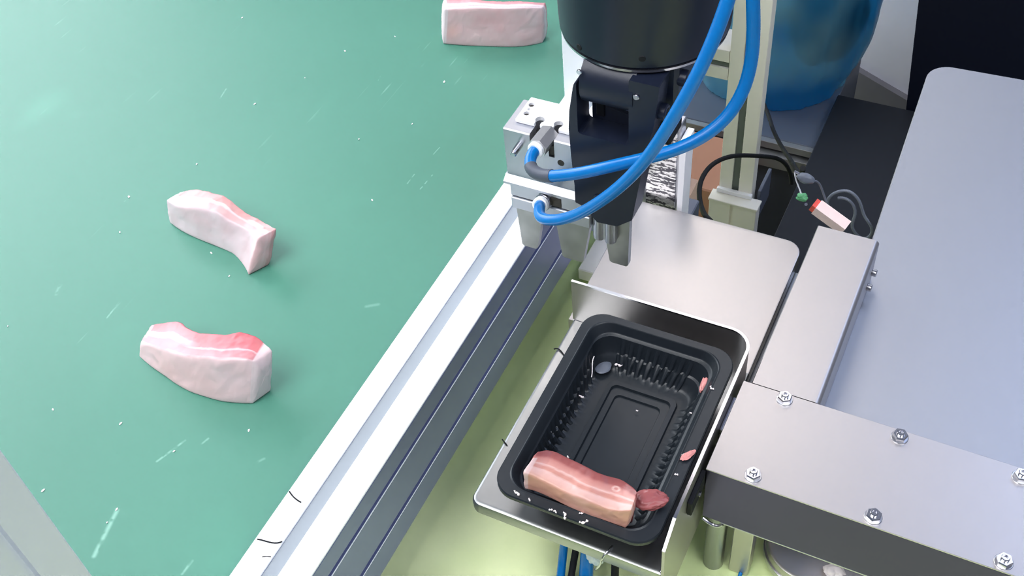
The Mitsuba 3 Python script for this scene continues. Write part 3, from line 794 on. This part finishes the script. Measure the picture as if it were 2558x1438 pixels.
# ---------------------------------------------------------------- gripper
gr = thing('pneumatic_gripper', 'silver pneumatic gripper with blunt metal fingers below the black wrist', 'gripper')
body = cbox((0.4100, 0.4370), (-0.0890, -0.0150), (0.8985, 0.9335), 0.0007)
cuts = [cbox((0.405, 0.4205), (y - 0.0017, y + 0.0017), (0.9215, 0.95), 0) for y in (-0.0330, -0.0440)]
cuts += [cyl((0.4205, y, 0.9215), (0.4205, y, 0.95), 0.0026, 24) for y in (-0.0330, -0.0440)]
cuts += [cyl((0.405, -0.0395, 0.9305), (0.4165, -0.0395, 0.9305), 0.0050, 24)]
body = sub_(body, *cuts)
part(gr, 'body', body, 'mat_alu', smooth=30)
tp = cbox((0.4165, 0.4370), (-0.0890, -0.0198), (0.9336, 0.9362), 0.0005)
cuts2 = [cbox((0.405, 0.4205), (y - 0.0017, y + 0.0017), (0.93, 0.95), 0) for y in (-0.0330, -0.0440)]
cuts2 += [cyl((0.4205, y, 0.93), (0.4205, y, 0.95), 0.0026, 24) for y in (-0.0330, -0.0440)]
HOLES = [(0.4305, -0.0232, 0.0017), (0.4265, -0.0235, 0.0009), (0.4228, -0.0238, 0.0017), (0.4228, -0.0592, 0.0017), (0.4265, -0.0595, 0.0009)]
cuts2 += [cyl((x, y, 0.934), (x, y, 0.95), r, 20) for x, y, r in HOLES]
cuts2 += [cyl((0.405, -0.0395, 0.9305), (0.4190, -0.0395, 0.9305), 0.0050, 24)]
top = part(gr, 'top_plate', sub_(tp, *cuts2), 'mat_alu_white', smooth=30, label='bright top plate with bolt holes')
for x, y, r in HOLES:
    part(top, 'bolt', cyl((x, y, 0.9338), (x, y, 0.9347), r * 0.9, 20), 'mat_hole_shade')  # dark discs stand in for the shade down the holes
part(gr, 'ridge', hull([(x, y, z) for y in (-0.0143, -0.0665) for x, z in ((0.4062, 0.8978), (0.4062, 0.8962), (0.4100, 0.9006), (0.4100, 0.8952), (0.4160, 0.9006), (0.4160, 0.8952))]), 'mat_alu', smooth=False)
part(gr, 'lower_body', cat_([cbox((0.4082, 0.4350), (-0.0665, -0.0172), (0.8862, 0.8950), 0.0005), cbox((0.4072, 0.4350), (-0.0665, -0.0176), (0.8775, 0.8858), 0.0005)]), 'mat_alu', smooth=30)


def finger(y0, y1, y2, y3, z0, z1, x, th=0.0042):
    return hull([(xx, y, z) for y, z in ((y0, z1), (y1, z1), (y3, z0 + 0.0012), (y3 - 0.0012 * np.sign(y3 - y2), z0), (y2 + 0.0012 * np.sign(y3 - y2), z0), (y2, z0 + 0.0012)) for xx in (x, x + th)])


part(gr, 'finger', finger(-0.0188, -0.0362, -0.0205, -0.0306, 0.8450, 0.8790, 0.4100), 'mat_finger', smooth=False)
part(gr, 'finger', finger(-0.0432, -0.0656, -0.0468, -0.0602, 0.8450, 0.8790, 0.4100), 'mat_finger', smooth=False)
part(gr, 'finger', finger(-0.0690, -0.0880, -0.0752, -0.0866, 0.8478, 0.8990, 0.4140), 'mat_finger', smooth=False)
part(gr, 'finger_block', cat_([cyl((0.4120, -0.0703, 0.8690), (0.4120, -0.0703, 0.8984), 0.0036, 24), cyl((0.4120, -0.0770, 0.8680), (0.4120, -0.0770, 0.8984), 0.0033, 24), cbox((0.4100, 0.4139), (-0.0805, -0.0668), (0.8690, 0.8984), 0.0004)]), 'mat_alu', smooth=30)
part(gr, 'inner_jaw', cbox((0.4330, 0.4365), (-0.0500, -0.0345), (0.8480, 0.8774), 0.0005), 'mat_alu_white')
part(gr, 'jaw_hole_shade', cyl((0.4333, -0.0422, 0.8585), (0.4318, -0.0422, 0.8585), 0.0019, 16), 'mat_hole_shade')  # dark disc drawn for the shaded hole in the jaw
part(gr, 'dowel_pin', cyl((0.4105, -0.0250, 0.9245), (0.4010, -0.0250, 0.9245), 0.0019, 24, c=0.0005), 'mat_chrome')
part(gr, 'bolt_hole', cyl((0.4108, -0.0493, 0.9190), (0.4098, -0.0493, 0.9190), 0.0020, 20), 'mat_hole_shade')
f1 = part(gr, 'hose_fitting', cyl((0.4160, -0.0404, 0.9322), (0.4020, -0.0398, 0.9328), 0.0056, 6), 'mat_fitting', smooth=False, label='hexagonal metal hose fitting')
part(f1, 'collar', cyl((0.4020, -0.0398, 0.9328), (0.3990, -0.0395, 0.9330), 0.0046, 28, c=0.0006), 'mat_white_plastic')
f2 = part(gr, 'hose_fitting', cat_([cyl((0.4105, -0.0395, 0.8885), (0.4040, -0.0390, 0.8908), 0.0046, 28), cyl((0.4055, -0.0391, 0.8903), (0.4045, -0.0390, 0.8907), 0.0050, 28)]), 'mat_chrome')
part(f2, 'collar', cyl((0.4040, -0.0390, 0.8908), (0.4005, -0.0390, 0.8920), 0.0046, 28, c=0.0006), 'mat_white_plastic')

# ---------------------------------------------------------------- robot wrist
rw = thing('robot_wrist', 'black robot wrist with round housing and forked link above the gripper', 'robot arm')
part(rw, 'housing', lathe((0.4397, -0.0851), [(0.030, 0.9995), (0.0405, 0.9995), (0.0421, 1.0012), (0.0424, 1.006), (0.0430, 1.03), (0.0445, 1.09), (0.047, 1.20), (0.046, 1.205), (0.02, 1.206)], 96), 'mat_black', smooth=35)
part(rw, 'housing_rim', lathe((0.4397, -0.0851), [(0.0395, 0.9978), (0.0412, 0.9978), (0.0416, 0.9994), (0.0395, 0.9994)], 96), 'mat_steel_bright')
link = Polygon([(-0.0685, 0.9965), (-0.0655, 0.985), (-0.0630, 0.970), (-0.0622, 0.958), (-0.0628, 0.940), (-0.0640, 0.920), (-0.0640, 0.9080), (-0.0690, 0.9065), (-0.0745, 0.8995), (-0.0765, 0.8975), (-0.0880, 0.8985), (-0.0965, 0.9060), (-0.0985, 0.920), (-0.1030, 0.950), (-0.1075, 0.9725), (-0.1098, 0.9965)])
win = Polygon(rrect(-0.0945, -0.0672, 0.9565, 0.9995, 0.0022, 6))
face = link.difference(win).buffer(-0.0006).buffer(0.0006)
part(rw, 'fork', cat_([extrude_axis(face, 'x', 0.3950, 0.4095)]), 'mat_black', smooth=30)
part(rw, 'barrel', cyl((0.4080, -0.0690, 0.9855), (0.4080, -0.0965, 0.9855), 0.0138, 64), 'mat_black', smooth=35)
part(rw, 'inner_bar', hull([(x, y, z) for x in (0.4096, 0.4120) for y, z in ((-0.0690, 0.953), (-0.0690, 0.9665), (-0.0715, 0.9662), (-0.0770, 0.9645), (-0.0945, 0.9625), (-0.0945, 0.953))]), 'mat_black', smooth=False)
part(rw, 'inner_lug', cbox((0.4085, 0.4105), (-0.0760, -0.0715), (0.9590, 0.9740), 0.0005), 'mat_black_matt')
part(rw, 'neck', cbox((0.418, 0.455), (-0.1130, -0.0700), (0.9790, 1.0), 0.002), 'mat_black')
part(rw, 'clamp_block', cbox((0.4098, 0.4340), (-0.1135, -0.1020), (0.9700, 0.9990), 0.002), 'mat_black')
part(rw, 'lower_block', cbox((0.4120, 0.4300), (-0.1100, -0.0960), (0.9470, 0.9700), 0.001), 'mat_black_matt')
for (x, y, z, r) in ((0.3948, -0.0985, 0.9880, 0.0016), (0.3948, -0.0694, 0.9952, 0.0014)):
    part(rw, 'screw', cyl((x + 0.0004, y, z), (x - 0.0008, y, z), r, 18, c=0.0003), 'mat_chrome')
for (x, y, z) in ((0.4020, -0.1085, 0.9770), (0.4150, -0.1140, 0.9890)):
    s = part(rw, 'clamp_screw', cyl((x, y + 0.002, z), (x, y - 0.0032, z), 0.0042, 28, c=0.0006), 'mat_black')
    part(s, 'socket', cyl((x, y - 0.0030, z), (x, y - 0.0034, z), 0.0026, 6), 'mat_black_matt')
part(rw, 'lower_boss', cyl((0.3955, -0.0780, 0.9150), (0.3938, -0.0780, 0.9150), 0.0034, 24, c=0.0006), 'mat_black')

# hoses
H1 = [(0.4000, -0.0396, 0.9330), (0.394, -0.0397, 0.9324), (0.388, -0.0429, 0.9313), (0.385, -0.0483, 0.9316), (0.383, -0.0574, 0.9348), (0.382, -0.0738, 0.9429), (0.382, -0.0934, 0.9544), (0.385, -0.1129, 0.9641), (0.392, -0.13, 0.9732), (0.402, -0.1416, 0.9844), (0.41, -0.146, 0.9972), (0.415, -0.1464, 1.0138), (0.418, -0.1437, 1.0365), (0.42, -0.142, 1.0469), (0.424, -0.138, 1.09)]
H2 = [(0.4010, -0.0390, 0.8918), (0.393, -0.0428, 0.8965), (0.386, -0.0474, 0.8992), (0.382, -0.055, 0.9034), (0.379, -0.0672, 0.9122), (0.375, -0.083, 0.9292), (0.371, -0.1021, 0.9552), (0.369, -0.1167, 0.9813), (0.37, -0.1271, 1.0055), (0.374, -0.134, 1.024), (0.38, -0.1389, 1.0415), (0.386, -0.1416, 1.0558), (0.39, -0.1427, 1.0648), (0.398, -0.1425, 1.09)]
for y in (-0.0330, -0.0440):
    part(gr, 'notch_shade', cat_([cbox((0.4110, 0.4205), (y - 0.0016, y + 0.0016), (0.9220, 0.9285), 0), cyl((0.4205, y, 0.9220), (0.4205, y, 0.9285), 0.0025, 24)]), 'mat_hole_shade')  # dark inserts imitate the shade inside the notches
h1 = thing('air_hose', 'bright blue air hose from the upper gripper fitting, with a short grey sleeve', 'hose')
part(h1, 'tube', tube(H1, 0.0031, 24, 220), 'mat_hose')
P1 = spline(H1, 220)
part(h1, 'sleeve', tube(P1[10:27], 0.00345, 24, 40), 'mat_hose_sleeve', label='short grey sleeve')
solo('air_hose', 'bright blue air hose from the lower gripper fitting, passing in front of the other', 'hose', tube(H2, 0.0031, 24, 220), 'mat_hose')

# ---------------------------------------------------------------- things behind the plate
cb = thing('cross_bar', 'pale flat cross bar between the rail and the steel plate', 'bar')
part(cb, 'bar', cbox((0.5270, 0.5800), (-0.085, -0.0005), (0.6900, 0.7015), 0.0008), 'mat_cream')
part(cb, 'leg', cbox((0.545, 0.565), (-0.030, -0.010), (0.6852, 0.69)), 'mat_cream')

sp = thing('scratched_plate', 'upright scratched aluminium plate standing behind the flat plate', 'plate')
part(sp, 'plate', cbox((0.5580, 0.5680), (-0.0672, -0.0340), (0.700, 0.8370), 0.0006), 'mat_alu')
part(sp, 'scratched_face', cbox((0.5570, 0.5579), (-0.0650, -0.0430), (0.745, 0.8340), 0.0003), 'mat_scratched', label='heavily scratched face')
part(sp, 'edge_strip', hull([(x, y, z) for x in (0.554, 0.570) for y, z in ((-0.0674, 0.70), (-0.0705, 0.70), (-0.0679, 0.826), (-0.0725, 0.826))]), 'mat_alu_white', smooth=False, label='white edge strip')

gb = thing('channel_bracket', 'grey steel channel bracket with bright front lip beside the scratched plate', 'bracket')
part(gb, 'tray', cbox((0.600, 0.634), (-0.0600, -0.0330), (0.680, 0.700), 0.001), 'mat_grey_slab')
part(gb, 'front_lip', cbox((0.590, 0.5995), (-0.0660, -0.0330), (0.690, 0.7075), 0.001), 'mat_alu_white')
part(gb, 'stand', cbox((0.612, 0.632), (-0.052, -0.038), (0.0, 0.68)), 'mat_grey_slab')

psec = profile_section(0.017, 0.04, [('l', 0.0205, 0.0085)], inner=0)
cp = thing('profile_post', 'tall cream aluminium profile post with a slot behind the blue hoses', 'post')
part(cp, 'profile', extrude_axis(psec, 'z', 0.0, 1.5, (0.972, -0.0200)), 'mat_cream', smooth=40)
part(cp, 'slot_strip', cbox((0.9745, 0.9765), (-0.0035, 0.0045), (0.0, 1.5), 0.0002), 'mat_groove')
part(cp, 'foot_strip', cbox((0.9665, 0.9718), (-0.0215, 0.0215), (0.3960, 0.4020), 0.0006), 'mat_alu_white')
bs = part(cp, 'base', extrude_axis(profile_section(0.0165, 0.058, [('l', 0.030, 0.004)], depth=0.004, inner=0), 'z', 0.0, 0.3925, (0.955, -0.0320)), 'mat_cream', smooth=40)
part(cp, 'base_flange', cbox((0.953, 0.9716), (-0.0335, 0.0270), (0.3926, 0.3958), 0.0006), 'mat_cream')
part(cp, 'side_plate', cbox((0.976, 1.02), (-0.0300, -0.0260), (0.36, 0.405), 0.0006), 'mat_grey_slab')
cr = thing('profile_beam', 'cream horizontal profile beam joining the tall post from the left', 'beam')
part(cr, 'profile', extrude_axis(profile_section(0.04, 0.0385, [('l', 0.0195, 0.0085)], inner=0), 'y', 0.0205, 0.55, (0.972, 0.5565)), 'mat_cream', smooth=40)
part(cr, 'slot_strip', cbox((0.9745, 0.9765), (0.0205, 0.55), (0.5725, 0.5800), 0.0002), 'mat_groove')
part(cr, 'leg', cbox((0.975, 1.01), (0.50, 0.54), (0.0, 0.5562)), 'mat_cream')

slab = thing('grey_platform', 'low dark grey platform with pale front edge under the blue bag', 'platform')
part(slab, 'top', cbox((1.222, 1.56), (-0.0430, 0.50), (0.255, 0.28), 0.001), 'mat_grey_slab')
part(slab, 'edge_trim', cbox((1.212, 1.2215), (-0.0430, 0.50), (0.268, 0.2795), 0.0006), 'mat_slab_edge')
part(slab, 'edge_trim', cbox((1.205, 1.2215), (-0.0430, 0.50), (0.240, 0.2620), 0.0006), 'mat_slab_edge')
part(slab, 'skirt', cbox((1.225, 1.55), (-0.035, 0.49), (0.0, 0.2545)), 'mat_grey_slab')

bag = thing('blue_bag', 'large bulging translucent blue plastic bag resting on the grey platform', 'bag')
bm = trimesh.creation.icosphere(5)
bv = bm.vertices.copy()
bv = np.sign(bv) * np.abs(bv) ** 0.88
bv *= (1 + 0.16 * (meshkit.fbm(bm.vertices * 1.7 + 11, 4) - 0.5) + 0.06 * (meshkit.fbm(np.c_[bm.vertices[:, :2] * 7, bm.vertices[:, 2] * 1.5] + 3, 3) - 0.5))[:, None]
bv = bv * [0.145, 0.140, 0.22] + [1.395, 0.070, 0.425]
bv[:, 2] = np.maximum(bv[:, 2], 0.2815)
bm.vertices = bv
part(bag, 'film', bm, 'mat_bag', smooth=True)
part(bag, 'dark_content', blob((1.375, 0.000, 0.400), (0.075, 0.052, 0.090), 21, 0.35, 4, 1.2), 'mat_navy', smooth=True, label='dark bundle showing through')
part(bag, 'pale_content', blob((1.37, 0.075, 0.45), (0.08, 0.055, 0.07), 22, 0.3, 4, 1.2), 'mat_clear', smooth=True, label='pale bundle showing through')

solo('brown_box', 'brown cardboard box standing low behind the blue hoses', 'box', cbox((1.065, 1.175), (0.028, 0.15), (0.0, 0.30), 0.002), 'mat_brown')
solo('peach_block', 'small peach coloured block between the brown box and the channel bracket', 'block', cbox((0.790, 0.816), (-0.002, 0.03), (0.0, 0.55), 0.001), 'mat_peach')
db = thing('dark_cabinet', 'low matt charcoal cabinet on the floor behind the flat plate', 'cabinet')
part(db, 'body', cbox((0.86, 1.323), (-0.55, -0.0440), (0.0, 0.294), 0.003), 'mat_dark_box')
part(db, 'lid', cbox((0.86, 1.323), (-0.55, -0.0440), (0.2942, 0.300), 0.002), 'mat_dark_box')
nb = thing('navy_cabinet', 'tall navy black cabinet in the upper right corner', 'cabinet')
part(nb, 'body', hull([(x, y, z) for x in (1.33, 1.48) for y, z in ((-0.110, 0.62), (-0.126, 0.4694), (-0.1473, 0.300), (-0.160, 0.15), (-0.165, 0.0), (-0.75, 0.62), (-0.75, 0.0))]), 'mat_navy', smooth=False)

THIN = [(0.3685, -0.1906, 0.6866), (0.3566, -0.19, 0.6866), (0.3412, -0.1904, 0.6866), (0.327, -0.1912, 0.6866)]
HOUS = [(np.float64(2.691), np.float64(1.0041)), (np.float64(3.483), np.float64(1.0068))]
# cables and connector
solo('black_cable', 'black cable arching in front of the cream post foot', 'cable', tube([(0.606, -0.0785, 0.7080), (0.62, -0.0717, 0.6963), (0.655, -0.0566, 0.6687), (0.69, -0.0424, 0.6495), (0.725, -0.0326, 0.6355), (0.76, -0.0299, 0.6225), (0.795, -0.0328, 0.6048), (0.83, -0.0389, 0.5819), (0.865, -0.0506, 0.5562), (0.9, -0.0639, 0.5265), (0.92, -0.075, 0.48)], 0.0022, 14, 120), 'mat_black_matt')
solo('black_cable', 'black cable running down beside the cream post to the plug', 'cable', tube([(1.075, 0.010, 0.4680), (1.055, -0.0035, 0.4680), (0.98, -0.0335, 0.4992), (0.90, -0.0643, 0.5431), (0.82, -0.0902, 0.5998), (0.75, -0.1104, 0.6515), (0.66, -0.132, 0.735)], 0.0022, 14, 100), 'mat_black_matt')
plug = thing('cable_plug', 'small grey plug with bare metal pins above the guide bar end', 'plug')
part(plug, 'body', blob((0.580, -0.1495, 0.7975), (0.0035, 0.0062, 0.0040), 31, 0.2, 3, 1.0), 'mat_grey_plug', smooth=True)
part(plug, 'pin', tube([(0.580, -0.1448, 0.8000), (0.580, -0.1412, 0.8012)], 0.0009, 10, 8, False), 'mat_chrome')
part(plug, 'pin', tube([(0.579, -0.1455, 0.7975), (0.579, -0.1432, 0.7985)], 0.0007, 10, 8, False), 'mat_chrome')
part(plug, 'lead', tube([(0.580, -0.1415, 0.8005), (0.580, -0.1435, 0.7935), (0.580, -0.1465, 0.7865), (0.580, -0.1480, 0.7830)], 0.00055, 8, 30), 'mat_white_plastic')
part(plug, 'lead', tube([(0.582, -0.1545, 0.7950), (0.588, -0.1580, 0.7880), (0.590, -0.1612, 0.7790), (0.590, -0.1646, 0.7716)], 0.0008, 8, 30), 'mat_grey_plug')
term = thing('terminal_block', 'small pink and white block with green clamp on the guide bar end', 'connector')
A, B = np.array([0.580, -0.1572, 0.7760]), np.array([0.575, -0.1835, 0.7660])
d = (B - A) / np.linalg.norm(B - A)
sd = np.cross(d, [1, 0, 0.3])
sd /= np.linalg.norm(sd)
nn = np.cross(d, sd)
blk = lambda a, b, w, h: hull([A + d * t + sd * s * w * (0.8 if t in (a, b) and e == 2 else 1) + nn * u * h for t in (a, b) for s in (-1, 1) for u in (-1, 1) for e in (1,)])
part(term, 'body', blk(0.003, 0.0275, 0.0046, 0.004), 'mat_pink', smooth=False)
part(term, 'red_end', blk(0.0, 0.0032, 0.0038, 0.0034), 'mat_red', smooth=False)
part(term, 'green_clamp', blob((0.580, -0.1490, 0.7800), (0.003, 0.0042, 0.0032), 33, 0.5, 3, 1.3), 'mat_green_terminal', smooth=True)
part(term, 'screw', cyl((0.578, -0.1532, 0.7765), (0.576, -0.1532, 0.7780), 0.0011, 12), 'mat_chrome')
solo('grey_cable', 'thin grey cable coiled in two loops beside the pink and white block', 'cable', tube([(0.585, -0.178, 0.752), (0.60, -0.1657, 0.7535), (0.60, -0.1636, 0.7645), (0.60, -0.1686, 0.7738), (0.60, -0.1765, 0.7772), (0.60, -0.1843, 0.7715), (0.60, -0.1905, 0.7582), (0.60, -0.1974, 0.7469), (0.602, -0.1921, 0.735), (0.602, -0.184, 0.742), (0.602, -0.1835, 0.757), (0.602, -0.178, 0.767), (0.602, -0.170, 0.767)], 0.0011, 10, 160), 'mat_grey_plug')

# hoses below the tray shelf
for i, (q, lab) in enumerate([([(0.315, -0.0907, 0.7500), (0.3055, -0.0907, 0.7300), (0.2985, -0.0905, 0.7050), (0.283, -0.0945, 0.6905), (0.255, -0.1070, 0.6880), (0.232, -0.1180, 0.6880)], 'blue hose hanging below the tray shelf, leftmost of the two'),
                              ([(0.315, -0.1062, 0.7500), (0.3055, -0.1062, 0.7300), (0.2985, -0.1065, 0.7080), (0.283, -0.1120, 0.6930), (0.255, -0.1240, 0.6895), (0.232, -0.1345, 0.6895)], 'thicker blue hose hanging below the tray shelf next to the wire clip')]):
    solo('hanging_hose', lab, 'hose', tube(q, [0.0026, 0.0042][i], 20, 60), 'mat_hose')
solo('hanging_cable', 'grey black cable hanging between the two blue hoses below the tray shelf', 'cable', tube([(0.318, -0.1000, 0.7500), (0.3075, -0.0990, 0.7300), (0.2990, -0.0975, 0.7030), (0.284, -0.1005, 0.6900), (0.255, -0.1140, 0.6875), (0.232, -0.1245, 0.6875)], 0.0022, 14, 60), 'mat_black_matt')
solo('hanging_cable', 'short black cable hanging below the tray shelf right of the wire clip', 'cable', tube([(0.312, -0.1245, 0.7500), (0.304, -0.1243, 0.7300), (0.2985, -0.1248, 0.7050), (0.284, -0.1310, 0.6905), (0.255, -0.1430, 0.6876), (0.232, -0.1540, 0.6876)], 0.0024, 14, 60), 'mat_black_matt')
solo('clear_sleeve', 'crumpled clear plastic sleeve below the wire clip on the tray shelf', 'sleeve', blob((0.288, -0.1175, 0.7440), (0.004, 0.0050, 0.0070), 61, 0.5, 3, 1.6), 'mat_clear', smooth=True)

solo('hair_strand', 'fine dark hair hooked over the left edge of the tray shelf near its rear', 'hair', tube([(0.3985, -0.0425, 0.7700), (0.3990, -0.0455, 0.7708), (0.3965, -0.0500, 0.7706), (0.3950, -0.0560, 0.7704)], 0.0004, 6, 24), 'mat_black_matt')
solo('hair_strand', 'tiny dark hair on the left edge of the tray shelf, nearer the front', 'hair', tube([(0.3240, -0.0425, 0.7690), (0.3225, -0.0440, 0.7706), (0.3205, -0.0475, 0.7704)], 0.0004, 6, 24), 'mat_black_matt')
solo('thin_blue_hose', 'thin dark blue hose on the raised green floor under the cover box', 'hose', tube(THIN, 0.0012, 12, 40), 'mat_hose')
part(gr, 'recess_shade', cbox((0.4078, 0.4083), (-0.0490, -0.0425), (0.8870, 0.8935), 0.0002), 'mat_hole_shade')  # flat dark plate imitates a shaded hollow beside the fitting
for a, z in HOUS:
    n_ = np.array([math.cos(a), math.sin(a), 0])
    c0 = np.array([0.4397, -0.0851, z])
    part(rw, 'housing_screw', cyl(c0 + n_ * 0.0415, c0 + n_ * 0.0428, 0.0017, 20, c=0.0003), 'mat_black_matt')
